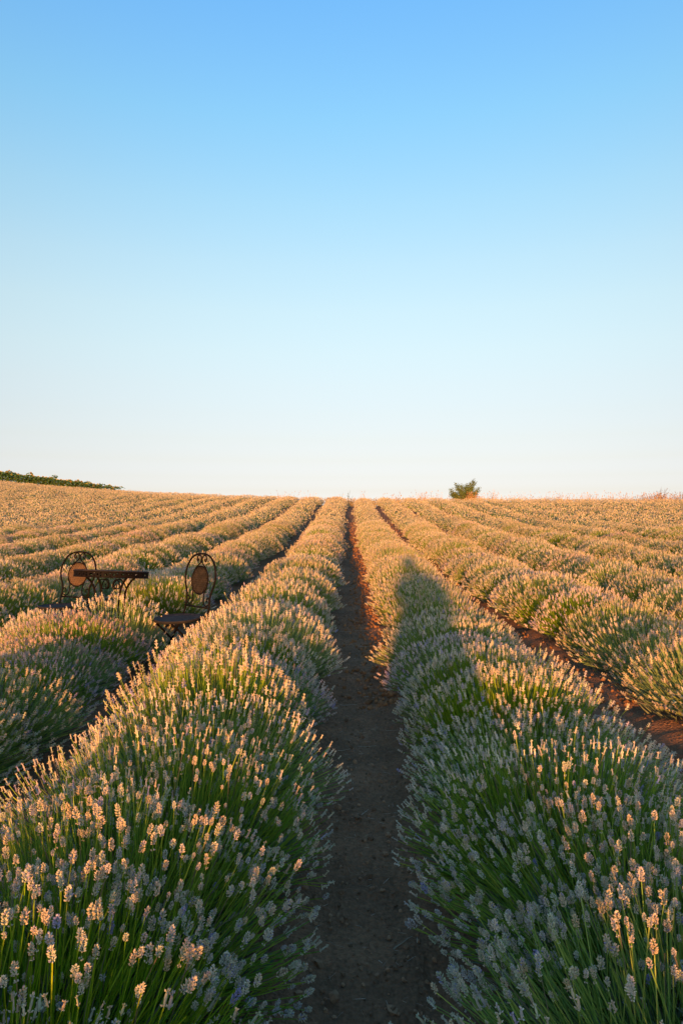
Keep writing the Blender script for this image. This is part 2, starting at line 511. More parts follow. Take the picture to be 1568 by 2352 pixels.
def bush_parts(seed, n, **kw):
    leaves = kw.pop('leaves', 1100)
    g, tip, base, mid, SM, fc, kind = gen_bush(seed, n, **kw)
    if n == 1020: fc = fc * np.array((.96, .87, 1.05))            # a more lilac plant
    st, fl, lf = MB(), MB(), MB()
    add_stems(st, tip, base, mid, stem_cols(n, g), g.uniform(0.0011, 0.0019, n))
    # barren green shoots between the flower stems
    t2, b2, m2 = bush_layout(g, int(n * .7), kw.get('a', .57) * .90, kw.get('b', .52) * .90, kw.get('h', .5) * .89)
    add_stems(st, t2, b2, m2, stem_cols(int(n * .7), g), g.uniform(0.0012, 0.002, int(n * .7)), 2)
    for k in range(6):
        s = kind == k
        fl.inst(SPIKES[k][0], SPIKES[k][1], SM[s], tip[s], mottled(fc[s], len(SPIKES[k][0]), g), 0)
    add_leaves(lf, g, leaves, kw.get('a', .57), kw.get('b', .52), kw.get('h', .5))
    return st, fl, lf

VARIANTS = []
specs = [(1000, .59, .50, .45), (1100, .61, .48, .47), (1020, .58, .50, .44), (1120, .60, .50, .48), (480, .58, .48, .47), (680, .58, .47, .49)]
for k, (n, a, b, h) in enumerate(specs):
    st, fl, lf = bush_parts(1000 + k, n, a=a, b=b, h=h)
    parts = (st.mesh('stem_tuft', PLANT), fl.mesh('flower_mass', PLANT), lf.mesh('leaf_cushion', PLANT))
    VARIANTS.append(parts)

def px(x, y, z):
    """pixel of a point in the 1568 x 2352 picture"""
    c = math.atan((VPX - 784.0) / F)
    d = -x * math.sin(c) + y * math.cos(c)
    r = x * math.cos(c) + y * math.sin(c)
    return 784 + F * r / max(d, 1e-3), HORY + F * (CAM_H - z) / max(d, 1e-3), d

ROW_INFO = {
    0: ('flowering lavender bush in the row crossed by the long human shadow', 'lavender bushes in the shadowed row'),
    -1: ('flowering lavender bush in the row between the bare path and the garden chair', 'lavender bushes between the path and the chair'),
    -2: ('flowering lavender bush in the row that the bistro table interrupts', 'lavender bushes in the row of the table'),
    1: ('flowering lavender bush in the second row from the path, next to the shadowed row', 'lavender bushes in the row after the shadowed one'),
}
def info(i):
    if i in ROW_INFO: return ROW_INFO[i]
    if i < -2: return ('flowering lavender bush in the rows behind the bistro table, below the sunflowers', 'lavender bushes below the sunflowers')
    return ('flowering lavender bush on the lone shrub side, three or more rows from the path', 'lavender bushes on the shrub side')

STEP = 0.58
cands = []
pg = np.random.default_rng(77)
for i in range(-34, 30):
    k0 = int(-13 / STEP)
    y = -13.0 + pg.uniform(0, STEP)
    while y < 80:
        x = float(row_x(i, y)) + pg.normal(0, 0.03)
        yy = y + pg.normal(0, 0.05)
        rec = dict(i=i, x=x, y=yy, s=pg.uniform(0.88, 1.10), sz=float(np.clip(pg.normal(0.99, 0.075), 0.78, 1.16)), v=int(pg.integers(0, len(VARIANTS))), r=pg.normal(0, 0.22) + math.pi * int(pg.integers(0, 2)))
        y += STEP * (pg.uniform(0.82, 1.18) if y > 2.6 else 0.90)
        yc = 46 + max(0, min(60, max(0, -x) - 3)) * 0.75
        if rec['y'] > yc + 1.5: continue
        if i == -2 and 5.70 < rec['y'] < 6.95: continue                       # the gap where table and chair stand
        if i == -3 and 6.2 < rec['y'] < 7.0: rec['x'] -= 0.12
        if pg.random() < 0.035 and rec['y'] > 9 and i not in (0, -1): continue
        if i == -1: rec['s'] = min(rec['s'], 1.02) if rec['y'] < 5 else rec['s']
        if i == 0: rec['x'] -= 0.02 * min(1, max(0, (6 - rec['y']) / 2.5))
        if i == -2: rec['x'] += 0.12 * min(1, max(0, (5.4 - rec['y']) / 1.5))
        if i == -1: rec['sz'] *= 1.07; rec['s'] *= 1.03
        if i == 0: rec['sz'] *= 0.91 if rec['y'] < 7 else 0.96
        if i == 1: rec['x'] += 0.07 * min(1, max(0, (10 - rec['y']) / 4))
        if i == 0 and rec['y'] > 4.5: rec['x'] += 0.05; rec['s'] *= 0.96
        if rec['y'] < 1.0 and i in (-2, -1, 0): rec['s'] *= 1.08; rec['sz'] = max(rec['sz'], 1.0) * 1.06
        u, v, d = px(rec['x'], rec['y'], float(land(rec['x'], rec['y'])) + 0.3)
        m = 0.72 * F / max(d, 0.3)
        rec['d'] = d
        rec['vis'] = d > 0.25 and rec['y'] > 0.45 and -m * 0.8 < u < 1568 + m * 0.8 and v < 2352 + m * 1.3
        cands.append(rec)

vis = sorted([c for c in cands if c['vis']], key=lambda c: math.hypot(c['x'], c['y']))
single = vis[:300]
ids = {id(c) for c in single[:-2]}
mass = [c for c in cands if id(c) not in ids]
single = single[:-2]
proto_ = next(c for c in single if c['i'] == -2)
table_front = dict(proto_, s=1.0, sz=1.18, v=4, r=.4, x=-1.98, y=5.80)          # two plants close in front of the furniture
single += [table_front, dict(proto_, s=.90, sz=.96, v=1, r=2.2, x=-2.56, y=5.72)]

SPIKE_ME = {}
def spike_mesh(k, tint):
    key = (k, tint)
    if key not in SPIKE_ME:
        V_, T_ = SPIKES_HI[k]
        c = np.array(FL[tint] if tint < 5 else (0.32, 0.31, 0.50))
        g = np.random.default_rng(k * 17 + tint)
        nb = len(V_) // 6
        cc = np.repeat(c * g.uniform(0.76, 1.2, (nb, 1)), 6, 0)
        odd = g.random(nb) < 0.10
        cc.reshape(nb, 6, 3)[odd] = FLX[int(g.integers(0, 3))] * 0.95
        if tint < 5:
            fresh = g.random(nb) < 0.02
            cc.reshape(nb, 6, 3)[fresh] = (0.33, 0.31, 0.50)
        SPIKE_ME[key] = mesh_np('flower_spike', V_, T_, cc, [M_FLOWER])
    return SPIKE_ME[key]

def near_bush(c, seed):
    """a plant close enough that each flower head is told apart"""
    n = 980
    root = empty('lavender_bush', (c['x'], c['y'], float(ground_z(c['x'], c['y'])) - 0.015))
    g, tip, base, mid, SM, fc, kind = gen_bush(seed, n, a=0.61 * c['s'], b=0.50 * c['s'], h=0.465 * c['sz'])
    wx, wy = tip[:, 0] + c['x'], tip[:, 1] + c['y']
    dist = np.sqrt(wx**2 + wy**2 + (CAM_H - tip[:, 2])**2)
    u = 784 + F * wx / np.maximum(wy, 0.05); v = HORY + F * (CAM_H - tip[:, 2]) / np.maximum(wy, 0.05)
    seen = (wy > 0.6) & (u > -40) & (u < 1610) & (v < 2390)
    # prefer the heads on the side turned to the path and up
    nrm = tip / np.array([.60, .50, .46])**2; nrm /= np.linalg.norm(nrm, axis=1)[:, None]
    view = np.stack([-wx, -wy, CAM_H - tip[:, 2]], 1) / dist[:, None]
    score = np.where(seen, (nrm * view).sum(1) + 0.9 / dist, -9)
    order = np.argsort(-score)
    pick = [q_ for q_ in order[:290] if score[q_] > 0.05]
    chosen = np.zeros(n, bool); chosen[pick] = True
    tints = g.choice(6, n, p=[0.335, 0.27, 0.14, 0.12, 0.12, 0.015])
    st, fl, lf = MB(), MB(), MB()
    add_stems(st, tip, base, mid, stem_cols(n, g), g.uniform(0.0011, 0.0019, n), 3)
    t2, b2, m2 = bush_layout(g, 560, .54 * c['s'], .45 * c['s'], .40 * c['sz'])
    add_stems(st, t2, b2, m2, stem_cols(560, g), g.uniform(0.0012, 0.002, 560), 2)
    for k in range(6):
        s = (kind == k) & ~chosen
        fl.inst(SPIKES_LO[k][0], SPIKES_LO[k][1], SM[s], tip[s], mottled(fc[s], len(SPIKES_LO[k][0]), g), 0)
    add_leaves(lf, g, 1500, .58, .5, .46)
    tag(st.build('stem_tuft', PLANT, root), kind='stuff')
    if fl.n: tag(fl.build('flower_mass', PLANT, root), kind='stuff')
    tag(lf.build('leaf_cushion', PLANT, root), kind='stuff')
    for q_ in pick:
        o = bpy.data.objects.new('flower_spike', spike_mesh(int(g.integers(0, 8)), int(tints[q_])))
        COL.objects.link(o)
        o.parent = root
        m4 = Matrix.Identity(4)
        for r_ in range(3):
            for c_ in range(3): m4[r_][c_] = float(SM[q_, r_, c_])
            m4[r_][3] = float(tip[q_, r_])
        o.matrix_local = m4
    return root

for k, c in enumerate(single):
    lab, grp = info(c['i'])
    if math.hypot(c['x'], c['y']) >= 3.1:
        lab = lab.replace('flowering', {2: 'lilac tinted', 4: 'sparse green', 5: 'tall loose'}.get(c['v'], 'flowering'), 1)
    if c is table_front: lab = 'bright green lavender bush with few flowers hiding the feet of the bistro table'
    dist = math.hypot(c['x'], c['y'])
    gz = float(ground_z(c['x'], c['y'])) - 0.015
    parts = VARIANTS[c['v']]
    if dist < 3.1:
        o = near_bush(c, 5000 + k)
    else:
        o = empty('lavender_bush', (c['x'], c['y'], gz))
        for nm, me in zip(('stem_tuft', 'flower_mass', 'leaf_cushion'), parts):
            tag(link(nm, me, o), kind='stuff')
        o.rotation_euler = (0, 0, c['r'])
        o.scale = (c['s'], c['s'], c['sz'])
    tag(o, lab, 'lavender', grp)

# the rest of the field, too far or too small to pick apart
def far_template(seed, nf, ns, k_=1.0):
    g = np.random.default_rng(seed)
    mb = MB()
    tip, base, mid = bush_layout(g, nf, .58, .50, .46)
    d = tip - mid + np.array([0, 0, .12])
    M = frame_to(d, g.uniform(0, 6, nf))
    L = g.uniform(0.05, 0.09, nf) * k_; W = g.uniform(0.018, 0.028, nf) * k_
    tv = np.array([(1, 0, .35), (-.5, .87, .35), (-.5, -.87, .35), (0, 0, 1.0)], np.float32)
    tt = np.array([(0, 1, 3), (1, 2, 3), (2, 0, 3)], np.int32)
    mb.inst(tv, tt, M * np.stack([W, W, L], 1)[:, None, :], tip, flower_cols(nf, g, 0) * np.array((.75, .755, .62)), 0)
    tip, base, mid = bush_layout(g, ns, .56, .48, .43)
    dv = tip - base
    M = frame_to(dv, g.uniform(0, 6, ns))
    Ls = np.linalg.norm(dv, axis=1)
    bv = np.array([(-1, 0, 0), (1, 0, 0), (0, 0, 1)], np.float32)
    W = g.uniform(0.010, 0.020, ns) * k_ * k_
    mb.inst(bv, np.array([(0, 1, 2)]), M * np.stack([W, W, Ls], 1)[:, None, :], base, stem_cols(ns, g), 1)
    # leafy core
    cv, ct = [], []
    for a_ in range(3):
        for b_ in range(9):
            th = b_ * 2 * math.pi / 9 + a_ * .3
            el = a_ * math.radians(34)
            rr = g.uniform(.66, .80)
            cv.append((.52 * rr * math.cos(el) * math.cos(th), .45 * rr * math.cos(el) * math.sin(th), .39 * rr * math.sin(el)))
    cv.append((0, 0, .31))
    for a_ in range(2):
        for b_ in range(9):
            e = a_*9+b_; f = a_*9+(b_+1) % 9
            ct += [(e, f, f+9), (e, f+9, e+9)]
    for b_ in range(9): ct.append((18+b_, 18+(b_+1) % 9, 27))
    mb.add(cv, ct, (0.10, 0.15, 0.05), 1)
    return mb.arrays()
FAR = [far_template(300 + k, 100, 76) for k in range(8)]
MID = [far_template(400 + k, 330, 220, .52) for k in range(6)]
mV, mT, mC, mM, mn = [], [], [], [], 0
nf_ = 0
behind = []
for c in mass:
    dist = math.hypot(c['x'], c['y'])
    if c['y'] < 1.0 and -9 < c['y'] and -3 <= c['i'] <= 1:
        behind.append(c); continue
    if c['y'] < 1 and (abs(c['x'] + 0.08 * 6) > 7.5): continue
    if c['y'] >= 1 and not c['vis']:
        u, v, d = px(c['x'], c['y'], 0)
        if abs(c['x']) > 0.5 * c['y'] + 3: continue
    tpl = (MID if (dist < 25) else FAR)
    V_, T_, C_, M_ = tpl[c['v'] % len(tpl)]
    cr, sr = math.cos(c['r']), math.sin(c['r'])
    W = np.empty_like(V_)
    W[:, 0] = (V_[:, 0]*cr - V_[:, 1]*sr) * c['s'] + c['x']
    W[:, 1] = (V_[:, 0]*sr + V_[:, 1]*cr) * c['s'] + c['y']
    W[:, 2] = V_[:, 2] * c['sz'] + float(ground_z(c['x'], c['y'])) - 0.015
    mV.append(W); mT.append(T_ + mn); mC.append(C_ * pg.uniform(.82, 1.14)); mM.append(M_); mn += len(V_)
    nf_ += 1
far_me = mesh_np('lavender_field', np.concatenate(mV), np.concatenate(mT), np.concatenate(mC), PLANT, np.concatenate(mM))
tag(link('lavender_field', far_me), 'distant lavender rows merging into one pink and green mass up to the crest', 'lavender', kind='stuff')
# rows going on behind the photographer: the same plants, repeated at points
bm_ = bpy.data.meshes.new('lavender_field')
bm_.from_pydata([(c['x'], c['y'], float(ground_z(c['x'], c['y'])) - 0.015) for c in behind], [], [])
at_ = bm_.attributes.new('turn', 'FLOAT_VECTOR', 'POINT'); at_.data.foreach_set('vector', np.array([(0, 0, c['r']) for c in behind], np.float32).ravel())
at_ = bm_.attributes.new('size', 'FLOAT_VECTOR', 'POINT'); at_.data.foreach_set('vector', np.array([(c['s'], c['s'], c['sz']) for c in behind], np.float32).ravel())
bo_ = tag(link('lavender_field', bm_), 'lavender rows going on behind the photographer', 'lavender', kind='stuff')
ng = bpy.data.node_groups.new('repeat_plants', 'GeometryNodeTree')
ng.interface.new_socket('Geometry', in_out='INPUT', socket_type='NodeSocketGeometry')
ng.interface.new_socket('Geometry', in_out='OUTPUT', socket_type='NodeSocketGeometry')
gi, go = ng.nodes.new('NodeGroupInput'), ng.nodes.new('NodeGroupOutput')
iop, jn = ng.nodes.new('GeometryNodeInstanceOnPoints'), ng.nodes.new('GeometryNodeJoinGeometry')
src_ = next(o for o in bpy.data.objects if o.name.startswith('lavender_bush') and len(o.children) == 3 and o.children[0].data in VARIANTS[3])
for ch in src_.children:
    oi_ = ng.nodes.new('GeometryNodeObjectInfo'); oi_.transform_space = 'ORIGINAL'; oi_.inputs['Object'].default_value = ch
    ng.links.new(oi_.outputs['Geometry'], jn.inputs[0])
ng.links.new(gi.outputs[0], iop.inputs['Points']); ng.links.new(jn.outputs[0], iop.inputs['Instance'])
for nm_, sk_ in (('turn', 'Rotation'), ('size', 'Scale')):
    na_ = ng.nodes.new('GeometryNodeInputNamedAttribute'); na_.data_type = 'FLOAT_VECTOR'; na_.inputs['Name'].default_value = nm_
    ng.links.new(na_.outputs['Attribute'], iop.inputs[sk_])
ng.links.new(iop.outputs[0], go.inputs[0])
bo_.modifiers.new('repeat', 'NODES').node_group = ng
print('singles', len(single), 'mass', nf_, 'far tris', len(far_me.polygons), 'furthest single', max(c['d'] for c in single))

# ------------------------------------------------------------------ garden chairs and table
def spiral_pts(side, pts, yb):
    return [(side * x, yb(z), z) for x, z in pts]

def make_chair(loc, rz, tilt, label, panel):
    root = empty('garden_chair', loc, rz)
    root.rotation_euler = (tilt[0], tilt[1], rz)
    lean = 0.16
    yb = lambda z: 0.185 + lean * (z - 0.45)
    # arched back frame that runs on down into the crossing front legs
    half = [(0.172, 0.52), (0.168, 0.58), (0.176, 0.64), (0.203, 0.70), (0.219, 0.76), (0.214, 0.82), (0.187, 0.885), (0.135, 0.938), (0.07, 0.964)]
    pts = spiral_pts(-1, half, yb) + [(0, yb(0.97), 0.97)] + spiral_pts(1, half[::-1], yb)
    MB().tube(catmull(pts, 6), 0.0085, 8).build('back_frame', [M_IRON], root, True)
    for s in (-1, 1):
        MB().tube(catmull([(s*.172, yb(.525), .525), (s*.172, .165, .44), (s*.175, .02, .21), (s*.18, -.13, 0.0)], 5), 0.0085, 8).build('leg', [M_IRON], root, True)
        MB().tube(catmull([(s*.135, -.15, .435), (s*.138, -.08, .37), (s*.142, .10, .17), (s*.145, .25, 0.0)], 5), 0.0085, 8).build('leg', [M_IRON], root, True)
    MB().tube([(-.172, yb(.52), .52), (.172, yb(.52), .52)], 0.0075, 8).build('crossbar', [M_IRON], root, True)
    MB().tube([(-.178, -.12, .02), (.178, -.12, .02)], 0.006, 6).build('stretcher', [M_IRON], root, True)
    MB().tube([(-.145, .235, .02), (.145, .235, .02)], 0.006, 6).build('stretcher', [M_IRON], root, True)
    for s in (-1, 1):
        MB().tube([(s*.12, .05, .438), (s*.165, .16, .436)], 0.007, 6).build('seat_bracket', [M_IRON], root, True)
    # scrolls of the back
    for s in (-1, 1):
        up = [(.088, .828), (.06, .858), (.022, .885), (.006, .912), (.014, .945), (.038, .957), (.062, .946), (.069, .922), (.057, .905), (.045, .914), (.049, .927)]
        MB().tube(catmull(spiral_pts(s, up, yb), 5), 0.006, 7).build('scroll', [M_IRON], root, True)
        lo = [(.112, .70), (.088, .655), (.077, .60), (.088, .553), (.120, .534), (.152, .548), (.164, .58), (.150, .604), (.128, .598), (.124, .578), (.138, .572)]
        MB().tube(catmull(spiral_pts(s, lo, yb), 5), 0.006, 7).build('scroll', [M_IRON], root, True)
    # pierced round panel
    cz, rr = 0.745, 0.118
    ring = [(rr*math.cos(a), yb(cz + rr*math.sin(a)), cz + rr*math.sin(a)) for a in np.linspace(0, 2*math.pi, 40, endpoint=False)]
    med = MB().tube(ring, 0.0065, 7, closed=True).build('medallion_rim', [M_IRON], root, True)
    pm = MB()
    step = 0.0215
    for r_ in range(-8, 9):
        for q_ in range(-8, 9):
            cx = (q_ + 0.5 * (r_ % 2)) * step; dz = r_ * step * 0.866
            if math.hypot(cx, dz) > rr - 0.009: continue
            rad = step * 0.66
            arr = []
            for a in np.linspace(0, 2*math.pi, 12, endpoint=False):
                arr.append((cx + rad*math.cos(a), yb(cz + dz + rad*math.sin(a)), cz + dz + rad*math.sin(a)))
            lim = rr - 0.002
            arr = [(p[0]*min(1, lim/max(1e-6, math.hypot(p[0], p[2]-cz))), p[1], cz + (p[2]-cz)*min(1, lim/max(1e-6, math.hypot(p[0], p[2]-cz)))) for p in arr]
            pm.tube(arr, 0.0032, 4, closed=True)
    disc = [(0, yb(cz) + .004, cz)] + [((rr-.003)*math.cos(a), yb(cz + (rr-.003)*math.sin(a)) + .004, cz + (rr-.003)*math.sin(a)) for a in np.linspace(0, 2*math.pi, 40, endpoint=False)]
    back_ = [(x_, y_ + .002, z_) for x_, y_, z_ in disc]
    pb = MB(); pb.add(disc, [(0, 1 + k, 1 + (k + 1) % 40) for k in range(40)]).add(back_, [(0, 1 + (k + 1) % 40, 1 + k) for k in range(40)])
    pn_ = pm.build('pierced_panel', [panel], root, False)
    pb.build('backing', [M_BACKING if panel is M_PIERCED else M_IRON], pn_, False)  # the darker backing goes with the shade painted into that panel
    # round seat
    seat = MB().lathe([(0.0, .452), (.10, .4515), (.175, .4535), (.186, .459), (.194, .457), (.196, .445), (.188, .434), (.17, .436), (0.0, .438)], 56).build('seat', [M_SEAT], root, True)
    rim = [(0.191*math.cos(a), 0.191*math.sin(a), .452) for a in np.linspace(0, 2*math.pi, 56, endpoint=False)]
    MB().tube(rim, 0.0075, 7, closed=True).build('seat_rim', [M_SEAT], seat, True)
    return tag(root, label, 'chair', 'wrought iron garden chairs')

cx_, cy_ = -1.40, 5.73
make_chair((cx_, cy_, float(ground_z(cx_, cy_)) - 0.02), R(-43), (R(2.2), 0, 0), 'dark iron bistro chair with scrolled, shade-toned round back in the furrow, its whole seat showing', M_PIERCED_SHADED)
lx_, ly_ = -2.79, 6.62
make_chair((lx_, ly_, float(ground_z(lx_, ly_)) - 0.07), R(-21), (R(-1.5), 0, 0), 'iron bistro chair with sunlit round back panel, partly behind the table', M_PIERCED)

def make_table(loc, label):
    root = empty('bistro_table', loc)
    root.rotation_euler = (R(-4.6), R(3.0), R(12)); root.scale = (1, 1, .965)
    RT, HT = 0.345, 0.735
    MB().lathe([(0, HT), (RT - .012, HT), (RT, HT - .002), (RT + .003, HT - .008), (RT - .002, HT - .012), (0, HT - .010)], 72).build('table_top', [M_SEAT], root, True)
    # pierced apron: small plates with holes left between them
    ap = MB(); na = 150
    z0, z1 = HT - .012, HT - .068
    rows = np.linspace(z0, z1, 7)
    def hole(k, r_):
        k %= 10
        return (r_ in (2, 3) and k in (1, 2, 6)) or (r_ in (1, 4) and k in (4, 8)) or (r_ == 3 and k == 8)
    for k in range(na):
        a0, a1 = 2*math.pi*k/na, 2*math.pi*(k+1)/na
        for r_ in range(6):
            if hole(k, r_): continue
            V_ = []
            for rad in (RT, RT - .004):
                for a in (a0, a1):
                    for z in (rows[r_], rows[r_+1]): V_.append((rad*math.cos(a), rad*math.sin(a), z))
            ap.add(V_, [(0,1,3), (0,3,2), (4,7,5), (4,6,7), (0,2,6), (0,6,4), (1,5,7), (1,7,3), (0,4,5), (0,5,1), (2,3,7), (2,7,6)])
    apron = ap.build('apron', [M_IRON], root, False)
    for z in (z0 - .001, z1):
        MB().tube([((RT + .001)*math.cos(a), (RT + .001)*math.sin(a), z) for a in np.linspace(0, 2*math.pi, 72, endpoint=False)], 0.0045, 6, closed=True).build('bead', [M_IRON], apron, True)
    for k in range(4):
        a = R(38 + 90 * k)
        def at(r, z, off=0): return (r*math.cos(a) - off*math.sin(a), r*math.sin(a) + off*math.cos(a), z)
        leg = MB().tube(catmull([at(.285, .69), at(.25, .655), at(.205, .61), at(.17, .54), at(.155, .44), at(.16, .32), at(.20, .18), at(.265, .05), at(.30, .0)], 5), 0.0105, 8).build('leg', [M_IRON], root, True)
        sp = [at(.165, .56), at(.14, .615), at(.095, .645), at(.05, .63), at(.03, .59), at(.045, .555), at(.08, .55), at(.10, .575), at(.085, .60)]
        MB().tube(catmull(sp, 5), 0.006, 7).build('scroll', [M_IRON], leg, True)
    MB().tube([(.163*math.cos(a), .163*math.sin(a), .34) for a in np.linspace(0, 2*math.pi, 40, endpoint=False)], 0.007, 7, closed=True).build('leg_ring', [M_IRON], root, True)
    return tag(root, label, 'table')
tx_, ty_ = -2.30, 6.56
make_table((tx_, ty_, float(ground_z(tx_, ty_)) - 0.05), 'round iron bistro table with pierced apron and scrolled legs among the lavender')

# ------------------------------------------------------------------ shrub on the crest, weeds, dry grass
LEAF_V = np.array([(0, 0, 0), (.42, .1, .45), (0, 0, 1), (-.42, .1, .45)], np.float32)
LEAF_T = np.array([(0, 1, 2), (0, 2, 3)], np.int32)

def at_px(u, d):
    return (u - VPX) / F * d

def make_shrub(x, y, H, Wd, seed):
    g = np.random.default_rng(seed)
    z0 = float(ground_z(x, y)) - 0.05
    root = empty('shrub', (x, y, z0))
    tr, tips = MB(), []
    mains = [(-.95, .62, .1), (-.55, .80, -.3), (-.15, .84, .25), (.1, .78, -.2), (.35, .90, .15), (.62, 1.0, 0), (.85, .66, -.2), (-.75, .48, .3), (.7, .45, .3)]
    for (dx, hz, dyy) in mains:
        e = np.array([dx * Wd / 2 * .9, dyy * Wd * .6, H * hz * .96])
        P = catmull([(0, 0, 0), tuple(e * .35 + np.array([0, 0, H * .06])), tuple(e * .7 + g.normal(0, .03, 3)), tuple(e)], 4)
        tr.tube(P, np.linspace(.03, .005, len(P)), 6, col=(.14, .10, .07))
        for t in np.linspace(.3, 1, 9):
            b = P[int(t * (len(P) - 1))]
            for _ in range(2):
                dv = g.normal(0, 1, 3) + np.array([dx * .8, dyy, .35]); dv /= np.linalg.norm(dv)
                L = g.uniform(.12, .34) * (1.25 - .5 * t)
                tr.tube([b, b + dv * L * .5, b + dv * L], [.006, .004, .002], 4, col=(.15, .11, .08))
                for q_ in np.linspace(.2, 1, 7): tips.append((b + dv * L * q_, dv))
    tr.build('trunk', [M_BARK], root)
    P = np.array([p for p, d in tips]); D = np.array([d for p, d in tips])
    P = np.repeat(P, 7, 0) + g.normal(0, .085, (len(P) * 7, 3)); D = np.repeat(D, 7, 0) + g.normal(0, .6, P.shape)
    n = len(P)
    S = g.uniform(.06, .12, n)
    c = np.array((.085, .15, .03)) * g.uniform(.55, 1.4, (n, 1)); c[:, 0] *= g.uniform(.9, 1.3, n)
    cr = MB().inst(LEAF_V, LEAF_T, frame_to(D, g.uniform(0, 6, n)) * np.stack([S * .6, S, S], 1)[:, None, :], P, c)
    tag(cr.build('crown', [M_GREEN], root), kind='stuff')
    return tag(root, 'lone green leafy shrub standing on the crest above the rows', 'shrub')
sx_ = at_px(1066, 49.0)
make_shrub(sx_, 49.0, 1.95, 2.15, 3)

def grass_clump(mb, g, x, y, n, h, spread, cols, lean=0.25, w=0.006):
    ph = g.uniform(0, 6.28, n); r = np.abs(g.normal(0, spread, n))
    bx, by = x + r * np.cos(ph), y + r * np.sin(ph)
    pos = np.stack([bx, by, ground_z(bx, by) - .02], 1)
    d = np.stack([g.normal(0.12, lean, n), g.normal(0, lean, n), np.ones(n)], 1)
    L = h * g.uniform(.55, 1.05, n); W = np.full(n, w) * g.uniform(.6, 1.3, n)
    M = frame_to(d, g.uniform(0, 6.28, n)) * np.stack([W, L * .5, L], 1)[:, None, :]
    c = np.asarray(cols)[g.integers(0, len(cols), n)] * g.uniform(.8, 1.2, (n, 1))
    mb.inst(BLADE_V, BLADE_T, M, pos, c)
    # seed heads
    k = max(1, n // 3)
    tip = pos[:k] + (M[:k] @ np.array([0, .2, .95]))
    Mh = frame_to(d[:k], g.uniform(0, 6, k)) * np.stack([np.full(k, w * 2.2), np.full(k, w * 2.2), np.full(k, .09)], 1)[:, None, :]
    hv = np.array([(1, 0, .3), (-.5, .87, .3), (-.5, -.87, .3), (0, 0, 1), (0, 0, -.2)], np.float32)
    ht = np.array([(0, 1, 3), (1, 2, 3), (2, 0, 3), (1, 0, 4), (2, 1, 4), (0, 2, 4)], np.int32)
    mb.inst(hv, ht, Mh, tip, c[:k])

DRY = [(.46, .33, .17), (.42, .27, .13), (.50, .38, .22), (.36, .22, .11)]
g = np.random.default_rng(21)
dg = MB()
grass_clump(dg, g, sx_ + .25, 48.0, 260, 1.05, .30, [(.44, .26, .11), (.48, .30, .14)], .22, .009)
grass_clump(dg, g, sx_ + .75, 48.2, 200, .85, .28, [(.44, .28, .13), (.48, .32, .16)], .28, .008)
grass_clump(dg, g, sx_ - .95, 48.2, 120, .62, .30, [(.44, .24, .09)], .4, .008)
for k in range(120):
    u = g.uniform(940, 1580) if k < 105 else g.uniform(620, 940)
    d = g.uniform(46.5, 51)
    grass_clump(dg, g, at_px(u, d), d, int(g.integers(6, 34)), g.uniform(.75, 1.25), g.uniform(.08, .35), DRY, .22, .009)
for i in range(-3, 4):                                        # grass closing the furrow ends on the crest
    for y in (44.6, 45.6, 46.6):
        grass_clump(dg, g, float(row_x(i, y)) - ROW_S / 2, y, 90, .58, .24, [(.40, .30, .15), (.30, .27, .11), (.44, .33, .18)], .3, .010)
tag(dg.build('dry_grass', [M_STRAW]), 'wispy dry straw grass along the field edge on the crest', 'grass', kind='stuff')

def make_weed(u, d, h, wd, n, seed, cols, name, label, cat, leaf=.06, dens=14):
    g = np.random.default_rng(seed)
    x = at_px(u, d); z0 = float(ground_z(x, d)) - .03
    root = empty(name, (x, d, z0))
    st, lf = MB(), []
    for k in range(n):
        e = np.array([g.normal(0, wd * .45), g.normal(0, wd * .35), h * g.uniform(.6, 1.02)])
        P = catmull([(g.normal(0, .04), g.normal(0, .04), 0), tuple(e * .5 + np.array([0, 0, h * .08])), tuple(e)], 4)
        st.tube(P, np.linspace(.009, .003, len(P)), 4, col=cols[0])
        for t in g.uniform(.3, 1, dens):
            lf.append(P[int(t * (len(P) - 1))] + g.normal(0, .02, 3))
    st.build('stalk', [M_BARK], root)
    P = np.array(lf); m = len(P); S = g.uniform(.6, 1.3, m) * leaf
    c = np.asarray(cols)[g.integers(1, len(cols), m)] * g.uniform(.75, 1.25, (m, 1))
    tag(MB().inst(LEAF_V, LEAF_T, frame_to(g.normal(0, 1, (m, 3)) + np.array([0, 0, .6]), g.uniform(0, 6, m)) * np.stack([S * .6, S, S], 1)[:, None, :], P, c).build('foliage', [M_GREEN], root), kind='stuff')
    return tag(root, label, cat)
make_weed(1516, 46.5, 1.5, .8, 22, 51, [(.15, .10, .07), (.18, .13, .09), (.14, .11, .07)], 'dry_weed', 'tall dark dry weed rising above a heap of orange straw', 'weed', .07, 12)
make_weed(1560, 46.0, 1.15, 1.2, 40, 52, [(.22, .13, .08), (.26, .16, .09), (.16, .15, .07)], 'dry_weed', 'bushy grey brown weed beside the orange straw heap', 'weed', .06, 12)
make_weed(799, 45.5, 1.15, .35, 4, 53, [(.10, .12, .05), (.11, .15, .05), (.09, .13, .04)], 'leafy_weed', 'small leafy weed on the skyline at the end of the bare path', 'weed', .08, 8)
make_weed(782, 45.5, 1.0, .25, 3, 54, [(.10, .12, .05), (.11, .15, .05), (.09, .13, .04)], 'leafy_weed', 'thin low weed on the skyline just behind the lavender crest', 'weed', .05, 6)
g = np.random.default_rng(61)
hp = MB()
hx = at_px(1508, 45.6)
for k in range(9):
    grass_clump(hp, g, hx + g.normal(0, .4), 45.6 + g.normal(0, .2), 70, 1.05, .2, [(.38, .23, .11), (.34, .20, .10), (.42, .28, .15)], .55, .010)
tag(hp.build('straw_heap', [M_STRAW]), 'heap of orange dry straw below the dark weed on the skyline', 'straw', kind='thing')

